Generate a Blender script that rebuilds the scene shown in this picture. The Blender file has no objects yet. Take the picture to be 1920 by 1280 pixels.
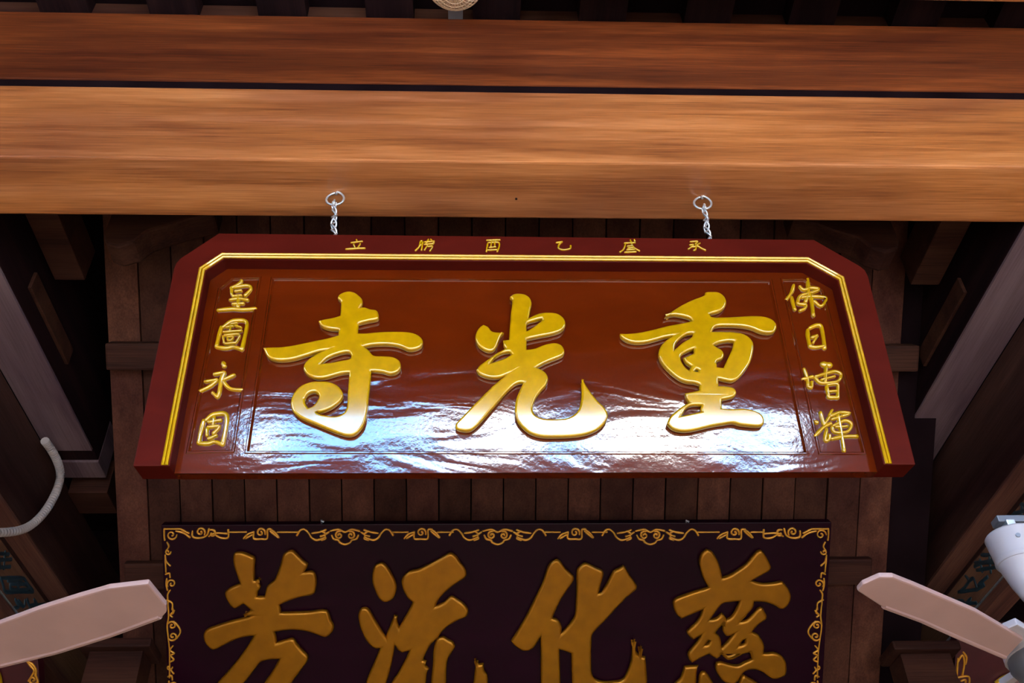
import bpy, bmesh, math, random
from mathutils import Vector, Matrix
from mathutils.geometry import tessellate_polygon
random.seed(7)
S = bpy.context.scene
COL = S.collection

# ---------------------------------------------------------------- camera
F = 1850.0                                   # focal length in pixels of the 1920 x 1280 frame
CAM = Vector((0.0, 0.0, 1.6))
yc = Vector((-80, -1590, -F)).normalized()   # depth axis of the hall seen by the camera
x0 = Vector((42600, -236, -F))
xc = (x0 - yc * x0.dot(yc)).normalized()
zc = xc.cross(yc)
ROT = Matrix((xc, yc, zc))                   # camera space -> world
cd = bpy.data.cameras.new('camera')
cd.sensor_width = 36.0
cd.lens = 36.0 * F / 1920.0
cd.clip_start = 0.05
co = bpy.data.objects.new('camera', cd)
COL.objects.link(co)
co.matrix_world = Matrix.Translation(CAM) @ ROT.to_4x4()
S.camera = co

# ---------------------------------------------------------------- sky and exposure
W = bpy.data.worlds.new('sky')
S.world = W
W.use_nodes = True
nt = W.node_tree
nt.nodes.clear()
wo = nt.nodes.new('ShaderNodeOutputWorld')
bg = nt.nodes.new('ShaderNodeBackground')
bg.inputs['Strength'].default_value = 30.0
tc = nt.nodes.new('ShaderNodeTexCoord')
nz = nt.nodes.new('ShaderNodeTexNoise')
nz.inputs['Scale'].default_value = 8.0
nz.inputs['Detail'].default_value = 8.0
rp = nt.nodes.new('ShaderNodeValToRGB')
rp.color_ramp.elements[0].position = 0.45
rp.color_ramp.elements[0].color = (0.13, 0.38, 0.76, 1)
rp.color_ramp.elements[1].position = 0.62
rp.color_ramp.elements[1].color = (1.0, 0.98, 0.95, 1)
nt.links.new(tc.outputs['Generated'], nz.inputs['Vector'])
nt.links.new(nz.outputs['Fac'], rp.inputs['Fac'])
nt.links.new(rp.outputs['Color'], bg.inputs['Color'])
nt.links.new(bg.outputs['Background'], wo.inputs['Surface'])
S.view_settings.view_transform = 'Standard'
S.view_settings.look = 'None'
S.view_settings.exposure = 0.32
S.view_settings.gamma = 1.0
S.view_settings.use_curve_mapping = False


# ---------------------------------------------------------------- helpers
def ray(x, y):
    return ROT @ Vector(((x - 960) / F, -(y - 640) / F, -1.0))


def on_plane(x, y, p, n):
    r = ray(x, y)
    return CAM + r * ((Vector(p) - CAM).dot(n) / r.dot(n))


def on_z(x, y, z): return on_plane(x, y, (0, 0, z), Vector((0, 0, 1)))
def on_y(x, y, v): return on_plane(x, y, (0, v, 0), Vector((0, 1, 0)))
def on_x(x, y, v): return on_plane(x, y, (v, 0, 0), Vector((1, 0, 0)))


class Frame:
    """A flat surface in the hall: origin, right axis, up axis, outward normal."""
    def __init__(s, o, u, v):
        s.o = Vector(o); s.u = Vector(u).normalized(); s.v = Vector(v).normalized(); s.n = s.u.cross(s.v)

    def uv(s, x, y, h=0.0):
        p = on_plane(x, y, s.o + s.n * h, s.n) - s.o
        return (p.dot(s.u), p.dot(s.v))

    def P(s, a, b, h=0.0):
        return s.o + s.u * a + s.v * b + s.n * h


class MB:
    def __init__(s):
        s.v = []; s.f = []

    def add(s, vs, fs):
        k = len(s.v); s.v += [tuple(p) for p in vs]; s.f += [tuple(i + k for i in q) for q in fs]
        return s

    def box(s, lo, hi):
        (a, b, c), (d, e, g) = lo, hi
        return s.add([(a, b, c), (d, b, c), (d, e, c), (a, e, c), (a, b, g), (d, b, g), (d, e, g), (a, e, g)],
                     [(0, 3, 2, 1), (4, 5, 6, 7), (0, 1, 5, 4), (1, 2, 6, 5), (2, 3, 7, 6), (3, 0, 4, 7)])

    def prism(s, bottom, top):
        n = len(bottom)
        fs = [tuple(range(n))[::-1], tuple(range(n, 2 * n))]
        fs += [(i, (i + 1) % n, n + (i + 1) % n, n + i) for i in range(n)]
        return s.add(list(bottom) + list(top), fs)

    def lathe(s, prof, m, n=32):
        """prof: (radius, height) list turned about the z axis of matrix m."""
        vs = []; fs = []
        for r, h in prof:
            for i in range(n):
                a = 2 * math.pi * i / n
                vs.append(m @ Vector((r * math.cos(a), r * math.sin(a), h)))
        for j in range(len(prof) - 1):
            for i in range(n):
                k = (i + 1) % n
                fs.append((j * n + i, j * n + k, (j + 1) * n + k, (j + 1) * n + i))
        fs.append(tuple(range(n))[::-1]); fs.append(tuple(range((len(prof) - 1) * n, len(prof) * n)))
        return s.add(vs, fs)

    def tube(s, pts, rad, n=8, closed=False):
        """round tube along 3-D points; rad is a number or one per point."""
        pts = [Vector(p) for p in pts]; N = len(pts)
        R = rad if isinstance(rad, (list, tuple)) else [rad] * N
        vs = []; fs = []; ref = None
        for i, p in enumerate(pts):
            if closed:
                t = pts[(i + 1) % N] - pts[i - 1]
            else:
                t = pts[min(i + 1, N - 1)] - pts[max(i - 1, 0)]
            t.normalize()
            if ref is None:
                ref = Vector((0, 0, 1)) if abs(t.z) < 0.9 else Vector((1, 0, 0))
            a = t.cross(ref).normalized(); b = a.cross(t).normalized(); ref = b
            for k in range(n):
                w = 2 * math.pi * k / n
                vs.append(p + (a * math.cos(w) + b * math.sin(w)) * R[i])
        for i in range(N if closed else N - 1):
            for k in range(n):
                q = (k + 1) % n; j = (i + 1) % N
                fs.append((i * n + k, i * n + q, j * n + q, j * n + k))
        if not closed:
            fs.append(tuple(range(n))[::-1]); fs.append(tuple(range((N - 1) * n, N * n)))
        return s.add(vs, fs)

    def stroke(s, fr, pts, w, h, base=0.0, prof=(0.75, 1.0, 0.85, 0.8, 0.95)):
        """a raised brush stroke lying on a frame; pts are (u, v), w half width, h height."""
        P = [Vector(p) for p in pts]; N = len(P)
        L = [0.0]
        for i in range(1, N): L.append(L[-1] + (P[i] - P[i - 1]).length)
        tot = max(L[-1], 1e-6)
        C8 = [(-1.0, 0.0), (-0.95, 0.45), (-0.6, 0.9), (0.0, 1.0), (0.6, 0.9), (0.95, 0.45), (1.0, 0.0)]
        st = []
        t0 = (P[1] - P[0]).normalized(); t1 = (P[-1] - P[-2]).normalized()
        def width(q):
            x = q * (len(prof) - 1); i = min(int(x), len(prof) - 2)
            return w * (prof[i] * (1 - x + i) + prof[i + 1] * (x - i))
        w0, w1 = width(0), width(1)
        st.append((P[0] - t0 * w0 * 0.8, t0, w0 * 0.35, 0.5)); st.append((P[0] - t0 * w0 * 0.45, t0, w0 * 0.8, 0.85))
        for i in range(N):
            t = (P[min(i + 1, N - 1)] - P[max(i - 1, 0)]).normalized()
            st.append((P[i], t, width(L[i] / tot), 1.0))
        st.append((P[-1] + t1 * w1 * 0.45, t1, w1 * 0.8, 0.85)); st.append((P[-1] + t1 * w1 * 0.8, t1, w1 * 0.35, 0.5))
        vs = []; fs = []; m = len(C8)
        for p, t, ww, hh in st:
            nrm = Vector((-t.y, t.x))
            for a, b in C8:
                q = p + nrm * (a * ww)
                vs.append(fr.P(q.x, q.y, base + b * h * hh))
        for i in range(len(st) - 1):
            for k in range(m - 1):
                fs.append((i * m + k, i * m + k + 1, (i + 1) * m + k + 1, (i + 1) * m + k))
        fs.append(tuple(range(m))); e = (len(st) - 1) * m
        fs.append(tuple(range(e, e + m))[::-1])
        return s.add(vs, fs)

    def build(s, name, mat, parent=None, smooth=False, bevel=0.0):
        off = parent_loc(parent)
        me = bpy.data.meshes.new(name)
        me.from_pydata([(x - off.x, y - off.y, z - off.z) for x, y, z in s.v], [], s.f)
        bm = bmesh.new(); bm.from_mesh(me)
        bmesh.ops.recalc_face_normals(bm, faces=bm.faces)
        if bevel > 0:
            bmesh.ops.bevel(bm, geom=[e for e in bm.edges if e.is_manifold and e.calc_face_angle(0) > 0.5],
                            offset=bevel, segments=2, affect='EDGES', profile=0.6)
        bm.to_mesh(me); bm.free()
        if smooth:
            me.shade_smooth() if hasattr(me, 'shade_smooth') else None
            try: me.set_sharp_from_angle(angle=math.radians(smooth if smooth is not True else 50))
            except Exception: pass
        return link(name, me, mat, parent)


def parent_loc(p):
    v = Vector((0, 0, 0))
    while p is not None:
        v += p.location; p = p.parent
    return v


def link(name, me, mat, parent=None):
    o = bpy.data.objects.new(name, me); COL.objects.link(o)
    if mat is not None and not me.materials: me.materials.append(mat)
    o.parent = parent
    return o


def thing(name, label, cat, loc, group=None):
    o = bpy.data.objects.new(name, None); COL.objects.link(o)
    o.empty_display_size = 0.1; o.location = loc
    tag(o, label, cat, group)
    return o


def tag(o, label, cat=None, group=None):
    o['label'] = label
    if cat: o['category'] = cat
    if group: o['group'] = group
    return o


def struct(o):
    o['kind'] = 'structure'; return o


def smooth_line(pts, k=6):
    """Catmull-Rom through an open list of 2-D points."""
    P = [Vector(p) for p in pts]
    if len(P) < 3:
        return [tuple(P[0].lerp(P[-1], i / 4)) for i in range(5)]
    out = []
    for i in range(len(P) - 1):
        a = P[max(i - 1, 0)]; b = P[i]; c = P[i + 1]; d = P[min(i + 2, len(P) - 1)]
        for j in range(k):
            t = j / k
            out.append(0.5 * ((2 * b) + (c - a) * t + (2 * a - 5 * b + 4 * c - d) * t * t + (3 * b - a - 3 * c + d) * t ** 3))
    out.append(P[-1])
    return [tuple(p) for p in out]


def smooth_loop(pts, k=4, corner=62):
    """Catmull-Rom round a closed outline, keeping the sharp corners of the brush."""
    P = [Vector(p) for p in pts]; n = len(P)
    sharp = []
    for i in range(n):
        a = P[i] - P[i - 1]; b = P[(i + 1) % n] - P[i]
        sharp.append(a.length > 1e-9 and b.length > 1e-9 and a.angle(b) > math.radians(corner))
    out = []
    for i in range(n):
        b = P[i]; c = P[(i + 1) % n]
        a = P[i - 1] if not sharp[i] else b - (c - b) * 0.3
        d = P[(i + 2) % n] if not sharp[(i + 1) % n] else c + (c - b) * 0.3
        seg = (c - b).length
        ma = (c - a) * (seg / max((b - a).length + seg, 1e-9)); md = (d - b) * (seg / max((d - c).length + seg, 1e-9))
        for j in range(k):
            t = j / k; t2 = t * t; t3 = t2 * t
            out.append(b * (2 * t3 - 3 * t2 + 1) + ma * (t3 - 2 * t2 + t) + c * (3 * t2 - 2 * t3) + md * (t3 - t2))
    return [tuple(p) for p in out]


PENDING = []


def glyph(name, loops, fr, zoom, base, relief, bev, mat, parent, label=None, resolution=3):
    """A carved character: outlines read off a crop (origin x, y, scale) onto the frame, raised and rounded."""
    ox, oy, sc = zoom
    cu = bpy.data.curves.new(name, 'CURVE'); cu.dimensions = '2D'; cu.fill_mode = 'BOTH'
    cu.extrude = max(relief / 2 - bev, 0.0005); cu.bevel_depth = bev; cu.bevel_resolution = resolution; cu.offset = -bev
    for lp in loops:
        q = [fr.uv(ox + x / sc, oy + y / sc, base) for x, y in lp]
        q = smooth_loop(q)
        sp = cu.splines.new('POLY'); sp.points.add(len(q) - 1); sp.use_cyclic_u = True
        for i, (a, b) in enumerate(q): sp.points[i].co = (a, b, 0, 1)
    o = bpy.data.objects.new(name + '_outline', cu); COL.objects.link(o)
    PENDING.append((o, name, fr, base + relief / 2, mat, parent, label))


def finish_glyphs():
    bpy.context.view_layer.update()
    dg = bpy.context.evaluated_depsgraph_get()
    for o, name, fr, base, mat, parent, label in PENDING:
        me = bpy.data.meshes.new_from_object(o.evaluated_get(dg))
        off = parent_loc(parent)
        for v in me.vertices: v.co = fr.P(v.co.x, v.co.y, base + v.co.z) - off
        me.materials.clear()
        me.shade_smooth()
        try: me.set_sharp_from_angle(angle=math.radians(55))
        except Exception: pass
        me.name = name
        q = link(name, me, mat, parent)
        if label: q['label'] = label
        cu = o.data; bpy.data.objects.remove(o); bpy.data.curves.remove(cu)
    PENDING.clear()


def brush(name, strokes, fr, zoom, base, w, h, mat, parent, label=None):
    """A small character made of raised strokes read off a crop onto the frame."""
    ox, oy, sc = zoom
    m = MB()
    for s in strokes:
        ww = w
        if isinstance(s[0], (int, float)): ww = w * s[0]; s = s[1:]
        q = [fr.uv(ox + x / sc, oy + y / sc, base) for x, y in s]
        m.stroke(fr, smooth_line(q, 5), ww, h, base)
    o = m.build(name, mat, parent, smooth=60)
    if label: o['label'] = label
    return o


# ---------------------------------------------------------------- materials
def mat_base(name):
    m = bpy.data.materials.new(name); m.use_nodes = True
    n = m.node_tree; b = n.nodes['Principled BSDF']
    return m, n, b


def N(n, t, **kw):
    x = n.nodes.new(t)
    for k, v in kw.items():
        if k in x.inputs: x.inputs[k].default_value = v
        else: setattr(x, k, v)
    return x


def ramp(n, stops):
    r = n.nodes.new('ShaderNodeValToRGB'); e = r.color_ramp.elements
    while len(e) < len(stops): e.new(0.5)
    for i, (p, c) in enumerate(stops):
        e[i].position = p; e[i].color = (*c, 1)
    return r


def wood(name, dark, mid, light, axis=0, rough=0.45, spec=0.4, scale=1.0, bump=0.15):
    m, n, b = mat_base(name)
    tc = N(n, 'ShaderNodeTexCoord')
    mp = N(n, 'ShaderNodeMapping')
    s = [9.0 * scale] * 3; s[axis] = 0.30 * scale
    mp.inputs['Scale'].default_value = s
    n.links.new(tc.outputs['Object'], mp.inputs['Vector'])
    warp = N(n, 'ShaderNodeTexNoise', Scale=0.55, Detail=2.0)
    n.links.new(mp.outputs['Vector'], warp.inputs['Vector'])
    add = N(n, 'ShaderNodeMixRGB', blend_type='ADD'); add.inputs['Fac'].default_value = 0.9
    n.links.new(mp.outputs['Vector'], add.inputs['Color1']); n.links.new(warp.outputs['Color'], add.inputs['Color2'])
    n1 = N(n, 'ShaderNodeTexNoise', Scale=1.3, Detail=7.0, Roughness=0.62)
    n.links.new(add.outputs['Color'], n1.inputs['Vector'])
    mp2 = N(n, 'ShaderNodeMapping')
    s2 = [150.0 * scale] * 3; s2[axis] = 5.0 * scale
    mp2.inputs['Scale'].default_value = s2
    n.links.new(tc.outputs['Object'], mp2.inputs['Vector'])
    n2 = N(n, 'ShaderNodeTexNoise', Scale=1.0, Detail=3.0)
    n.links.new(mp2.outputs['Vector'], n2.inputs['Vector'])
    mix = N(n, 'ShaderNodeMixRGB', blend_type='MIX'); mix.inputs['Fac'].default_value = 0.35
    n.links.new(n1.outputs['Fac'], mix.inputs['Color1']); n.links.new(n2.outputs['Fac'], mix.inputs['Color2'])
    r = ramp(n, [(0.34, dark), (0.5, mid), (0.67, light)])
    n.links.new(mix.outputs['Color'], r.inputs['Fac'])
    mp3 = N(n, 'ShaderNodeMapping'); s3 = [3.2 * scale] * 3; s3[axis] = 0.8 * scale
    mp3.inputs['Scale'].default_value = s3
    n.links.new(tc.outputs['Object'], mp3.inputs['Vector'])
    n3 = N(n, 'ShaderNodeTexNoise', Scale=1.0, Detail=2.0, Distortion=0.6)
    n.links.new(mp3.outputs['Vector'], n3.inputs['Vector'])
    r3 = ramp(n, [(0.32, (0.66, 0.58, 0.66)), (0.5, (0.95, 0.92, 0.92)), (0.68, (1.18, 1.18, 1.1))])
    n.links.new(n3.outputs['Fac'], r3.inputs['Fac'])
    mul = N(n, 'ShaderNodeMixRGB', blend_type='MULTIPLY'); mul.inputs['Fac'].default_value = 1.0
    n.links.new(r.outputs['Color'], mul.inputs['Color1']); n.links.new(r3.outputs['Color'], mul.inputs['Color2'])
    n.links.new(mul.outputs['Color'], b.inputs['Base Color'])
    bp = N(n, 'ShaderNodeBump', Strength=bump, Distance=0.002)
    n.links.new(mix.outputs['Color'], bp.inputs['Height']); n.links.new(bp.outputs['Normal'], b.inputs['Normal'])
    b.inputs['Roughness'].default_value = rough; b.inputs['Specular IOR Level'].default_value = spec
    return m


def plain(name, col, rough=0.5, metal=0.0, var=0.12, scale=14.0, coat=0.0, spec=0.5, bump=0.0):
    m, n, b = mat_base(name)
    tc = N(n, 'ShaderNodeTexCoord')
    nz = N(n, 'ShaderNodeTexNoise', Scale=scale, Detail=4.0)
    n.links.new(tc.outputs['Object'], nz.inputs['Vector'])
    r = ramp(n, [(0.3, tuple(c * (1 - var) for c in col)), (0.7, tuple(min(1, c * (1 + var)) for c in col))])
    n.links.new(nz.outputs['Fac'], r.inputs['Fac']); n.links.new(r.outputs['Color'], b.inputs['Base Color'])
    b.inputs['Roughness'].default_value = rough; b.inputs['Metallic'].default_value = metal
    b.inputs['Coat Weight'].default_value = coat; b.inputs['Coat Roughness'].default_value = 0.08
    b.inputs['Specular IOR Level'].default_value = spec
    if bump:
        bp = N(n, 'ShaderNodeBump', Strength=bump, Distance=0.004)
        n.links.new(nz.outputs['Fac'], bp.inputs['Height']); n.links.new(bp.outputs['Normal'], b.inputs['Normal'])
    return m


def lacquer(name, col, rough=0.1, wave=0.35, coat=1.0):
    """brushed glossy lacquer: uneven film with long strokes across."""
    m, n, b = mat_base(name)
    tc = N(n, 'ShaderNodeTexCoord')
    mp = N(n, 'ShaderNodeMapping'); mp.inputs['Scale'].default_value = (2.2, 6.0, 6.0)
    n.links.new(tc.outputs['Object'], mp.inputs['Vector'])
    a = N(n, 'ShaderNodeTexNoise', Scale=1.3, Detail=2.5, Roughness=0.42, Distortion=1.0)
    n.links.new(mp.outputs['Vector'], a.inputs['Vector'])
    f = N(n, 'ShaderNodeTexNoise', Scale=90.0, Detail=2.0)
    n.links.new(tc.outputs['Object'], f.inputs['Vector'])
    bp = N(n, 'ShaderNodeBump', Strength=wave, Distance=0.0045)
    n.links.new(a.outputs['Fac'], bp.inputs['Height'])
    bp2 = N(n, 'ShaderNodeBump', Strength=0.06, Distance=0.002)
    n.links.new(f.outputs['Fac'], bp2.inputs['Height']); n.links.new(bp.outputs['Normal'], bp2.inputs['Normal'])
    n.links.new(bp2.outputs['Normal'], b.inputs['Normal']); n.links.new(bp2.outputs['Normal'], b.inputs['Coat Normal'])
    r = ramp(n, [(0.3, tuple(c * 0.85 for c in col)), (0.7, tuple(c * 1.12 for c in col))])
    n.links.new(a.outputs['Fac'], r.inputs['Fac']); n.links.new(r.outputs['Color'], b.inputs['Base Color'])
    b.inputs['Roughness'].default_value = 0.45
    b.inputs['Coat Weight'].default_value = coat; b.inputs['Coat Roughness'].default_value = rough
    b.inputs['Coat IOR'].default_value = 1.72
    b.inputs['Specular IOR Level'].default_value = 0.0
    return m


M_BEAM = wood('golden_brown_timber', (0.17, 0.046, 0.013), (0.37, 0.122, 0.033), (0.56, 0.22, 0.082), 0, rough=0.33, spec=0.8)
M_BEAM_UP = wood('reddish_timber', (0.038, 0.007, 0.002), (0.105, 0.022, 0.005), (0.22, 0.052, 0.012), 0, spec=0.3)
M_SIDE = wood('dark_timber', (0.006, 0.003, 0.004), (0.012, 0.005, 0.006), (0.022, 0.009, 0.009), 1, rough=0.6, spec=0.06)
M_LINTEL = wood('dark_brown_lintel_timber', (0.022, 0.009, 0.008), (0.040, 0.017, 0.014), (0.065, 0.028, 0.022), 1, rough=0.6, spec=0.06)
M_PALE = wood('pale_grey_timber', (0.09, 0.055, 0.062), (0.13, 0.082, 0.092), (0.165, 0.108, 0.118), 1, rough=0.7, spec=0.06)
M_LEDGE = wood('brown_ledge_timber', (0.07, 0.028, 0.02), (0.12, 0.05, 0.036), (0.17, 0.075, 0.05), 1, rough=0.6, spec=0.06)
M_PANEL_TXT = wood('inscribed_panel_timber', (0.10, 0.045, 0.025), (0.15, 0.07, 0.04), (0.20, 0.10, 0.06), 1, rough=0.6, spec=0.06)
M_PLANKS = [wood('roof_plank_timber_%d' % i, tuple(c * k for c in (0.033, 0.011, 0.008)), tuple(c * k for c in (0.056, 0.020, 0.013)),
                 tuple(c * k for c in (0.085, 0.032, 0.020)), 1, rough=0.6, spec=0.06) for i, k in enumerate((0.75, 1.0, 1.3))]
M_PURLIN = wood('purlin_timber', (0.02, 0.008, 0.006), (0.042, 0.016, 0.011), (0.065, 0.026, 0.016), 0, rough=0.6, spec=0.06)
M_LAC = lacquer('oxblood_lacquer', (0.100, 0.0115, 0.0008), 0.07, 0.40)
M_LACF = lacquer('oxblood_frame_lacquer', (0.072, 0.0065, 0.0038), 0.35, 0.06, coat=0.05)
M_DARKLAC = lacquer('plum_lacquer', (0.0115, 0.0010, 0.0052), 0.25, 0.05, coat=0.12)
M_GOLD = plain('bright_gold_paint', (0.54, 0.295, 0.001), 0.42, 0.25, 0.12, 25.0, coat=1.0, bump=0.04, spec=0.0)
M_GOLD.node_tree.nodes['Principled BSDF'].inputs['Coat IOR'].default_value = 1.85
M_GOLD2 = plain('dull_gold_leaf', (0.33, 0.125, 0.001), 0.36, 0.7, 0.10, 18.0, coat=0.1, bump=0.05)
M_GOLD3 = plain('border_gold_paint', (0.62, 0.27, 0.02), 0.4, 0.4, 0.15, 40.0, coat=0.2)
M_STEEL = plain('galvanised_steel', (0.62, 0.63, 0.66), 0.35, 0.75, 0.12, 60.0)
M_WHITE = plain('off_white_enamel', (0.34, 0.30, 0.32), 0.4, 0.0, 0.05, 5.0)
M_BLADE = plain('cream_fan_blade', (0.30, 0.175, 0.155), 0.45, 0.0, 0.08, 6.0)
M_GREY = plain('grey_motor', (0.13, 0.13, 0.15), 0.35, 0.3, 0.1, 8.0)
M_CONDUIT = plain('white_plastic_conduit', (0.36, 0.30, 0.29), 0.5, 0.0, 0.06, 20.0)
M_BLUE = plain('blue_black_paint', (0.012, 0.030, 0.042), 0.5, 0.0, 0.3, 30.0)
M_BEIGE = plain('beige_mesh', (0.60, 0.42, 0.28), 0.6, 0.0, 0.1, 30.0)
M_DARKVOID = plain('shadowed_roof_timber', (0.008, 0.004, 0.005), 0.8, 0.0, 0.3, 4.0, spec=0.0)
M_FLOOR = plain('warm_floor_tiles', (0.52, 0.32, 0.17), 0.5, 0.0, 0.15, 1.5)
M_COURT = plain('courtyard_paving', (0.48, 0.38, 0.28), 0.8, 0.0, 0.12, 0.8)
M_WALL = plain('brown_wall_paint', (0.06, 0.032, 0.028), 0.7, 0.0, 0.15, 2.0, spec=0.2)
M_NAIL = plain('rusty_nail', (0.03, 0.008, 0.006), 0.6, 0.3, 0.2, 40.0)

# ---------------------------------------------------------------- the hall round the view
EAVE_Y, EAVE_Z = -4.0, 5.28
struct(MB().box((-6, EAVE_Y, -0.2), (6, 8, 0)).build('floor', M_FLOOR))
court = MB().box((-45, -60, -0.4), (45, EAVE_Y - 0.01, -0.2)).build('courtyard_floor', M_COURT); struct(court)
struct(MB().box((-6.2, -2.6, -0.2), (-6.0, 8, 6.4)).build('wall_left', M_WALL))
struct(MB().box((6.0, -2.6, -0.2), (6.2, 8, 6.4)).build('wall_right', M_WALL))
struct(MB().box((-6.2, 8, -0.2), (6.2, 8.2, 6.4)).build('wall_back', M_SIDE))
struct(MB().box((-6.2, EAVE_Y, 6.2), (6.2, 8.2, 6.4)).build('ceiling', M_DARKVOID))
struct(MB().box((-6.2, EAVE_Y, EAVE_Z), (6.2, EAVE_Y + 0.25, 6.2)).build('trim_1', M_SIDE))

# front wall beside the wide entrance, and the hall across the courtyard (behind the viewer)
struct(MB().box((-6.2, EAVE_Y, -0.2), (-3.1, EAVE_Y + 0.25, EAVE_Z)).build('wall_front_left', M_WALL))
struct(MB().box((4.4, EAVE_Y, -0.2), (6.2, EAVE_Y + 0.25, EAVE_Z)).build('wall_front_right', M_WALL))
fh = thing('gate_hall', 'low tiled gate hall across the courtyard behind the viewer', 'building', (0, -26, -0.2))
MB().box((-22, -30, -0.2), (22, -26, 6.6)).build('wall', M_WALL, fh)
MB().prism([(-24, -31, 6.6), (24, -31, 6.6), (24, -24.6, 6.6), (-24, -24.6, 6.6)], [(-23, -28.6, 10.9), (23, -28.6, 10.9), (23, -27.6, 10.9), (-23, -27.6, 10.9)]).build('roof', M_SIDE, fh)

for xa, xb in ((-26, -7.4), (11.2, 28)):  # unseen roofs added to cut off the sky reflected at the plaque's sides
    MB().prism([(xa, -31.5, 7.2), (xb, -31.5, 7.2), (xb, -25, 7.2), (xa, -25, 7.2)], [(xa + 1, -28.8, 13), (xb - 1, -28.8, 13), (xb - 1, -27.8, 13), (xa + 1, -27.8, 13)]).build('added_wing_roof', M_SIDE, fh)

# pillars outside the view that carry the fan bars
for sx, which in ((-3.1, 'left'), (3.2, 'right')):
    pt = thing('hall_pillar', 'round dark timber hall pillar at the %s, outside the bay of the plaques' % which, 'pillar', (sx, 2.362, 0))
    MB().lathe([(0.20, 0.2), (0.20, 4.349)], Matrix.Translation((sx, 2.362, 0)), 28).build('shaft', M_SIDE, pt, smooth=40)
    MB().lathe([(0.28, 0.0), (0.30, 0.08), (0.26, 0.2), (0.2, 0.21)], Matrix.Translation((sx, 2.362, 0)), 28).build('stone_base', M_FLOOR, pt, smooth=40)

# ---------------------------------------------------------------- crossbeams
YF, YB, ZB = 2.229, 2.496, 4.35
def crossbeam(name, lo, hi, mat, label, bev=0.008):
    r = thing(name, label, 'beam', ((lo[0] + hi[0]) / 2, (lo[1] + hi[1]) / 2, lo[2]))
    MB().box(lo, hi).build('timber', mat, r, bevel=bev)
    return r
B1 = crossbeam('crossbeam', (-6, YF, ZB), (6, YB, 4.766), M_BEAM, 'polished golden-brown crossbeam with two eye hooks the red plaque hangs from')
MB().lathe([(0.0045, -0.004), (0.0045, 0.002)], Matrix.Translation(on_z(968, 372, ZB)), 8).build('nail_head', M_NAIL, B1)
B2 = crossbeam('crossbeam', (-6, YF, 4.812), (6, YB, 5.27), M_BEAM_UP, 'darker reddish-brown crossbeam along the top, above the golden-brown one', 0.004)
tag(MB().box((-6, YF + 0.006, 4.766), (6, YB, 4.812)).build('gap_shade_strip', M_DARKVOID), 'black strip standing in for the shade in the gap between the two big crossbeams', 'painted_shade')  # near-black strip puts the dark of the open gap into colour
crossbeam('crossbeam', (0.2, 1.86, 5.2), (6, 2.071, 5.5), M_BEAM, 'sliver of lighter brown beam in the top right corner')
# rafters over the upper beam
ORD = ['first', 'second', 'third', 'fourth', 'fifth', 'sixth', 'seventh', 'eighth', 'ninth', 'tenth', 'eleventh', 'twelfth', 'thirteenth']
x_lo, x_hi = on_z(0, 12, 5.36).x, on_z(1920, 12, 5.36).x
seen = [-3.15 + 0.45 * i for i in range(15) if -3.15 + 0.45 * i + 0.2 > x_lo + 0.03 and -3.15 + 0.45 * i < x_hi - 0.03]
for i, x in enumerate(seen):
    o = MB().box((x, 1.2, 5.36), (x + 0.2, 3.2, 5.46)).build('roof_rafter', M_SIDE)
    tag(o, 'dark rafter above the top crossbeam, %s from the left edge of the view' % ORD[i], 'rafter', 'rafters over the top crossbeam')
struct(MB().box((-6, 1.0, 5.46), (6, 3.3, 5.5)).build('trim_2', M_DARKVOID))
struct(MB().box((-6, 2.3, 5.27), (6, 2.45, 5.46)).build('trim_3', M_PURLIN))

# ---------------------------------------------------------------- sloping plank roof behind
LEAN2 = math.radians(48.6)
SGN_TOP = on_y(930, 988, 4.0)
FS = Frame(SGN_TOP, (1, 0, 0), (0, -math.sin(LEAN2), math.cos(LEAN2)))       # inscribed board face (up axis leans to the viewer)
FP = Frame(SGN_TOP + Vector((0, 0.18, 0)), FS.u, FS.v)                        # roof planks
roof = struct(MB().add([FP.P(-1.74, -1.6, -0.05), FP.P(2.11, -1.6, -0.05), FP.P(2.11, 1.85, -0.05), FP.P(-1.74, 1.85, -0.05),
                        FP.P(-1.74, -1.6, -0.09), FP.P(2.11, -1.6, -0.09), FP.P(2.11, 1.85, -0.09), FP.P(-1.74, 1.85, -0.09)],
                       [(0, 1, 2, 3), (4, 7, 6, 5), (0, 4, 5, 1), (1, 5, 6, 2), (2, 6, 7, 3), (3, 7, 4, 0)]).build('ceiling_slope', M_DARKVOID))
joints = [395 + (1555 - 395) * i / 19 for i in range(-9, 27)]
prev = None
for i in range(len(joints) - 1):
    a = FP.uv(joints[i], 907)[0] + 0.003; b = FP.uv(joints[i + 1], 907)[0] - 0.003
    if FP.P(a, 0).x < -1.74 or FP.P(b, 0).x > 2.11: continue
    h = random.uniform(-0.004, 0.004)
    lo = [FP.P(a, -1.55, -0.05 + h), FP.P(b, -1.55, -0.05 + h), FP.P(b, 1.8, -0.05 + h), FP.P(a, 1.8, -0.05 + h)]
    hi = [FP.P(a, -1.55, -0.02 + h), FP.P(b, -1.55, -0.02 + h), FP.P(b, 1.8, -0.02 + h), FP.P(a, 1.8, -0.02 + h)]
    MB().prism(lo, hi).build('plank', M_PLANKS[(i * 7 + i // 3) % 3], roof, bevel=0.003)

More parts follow.
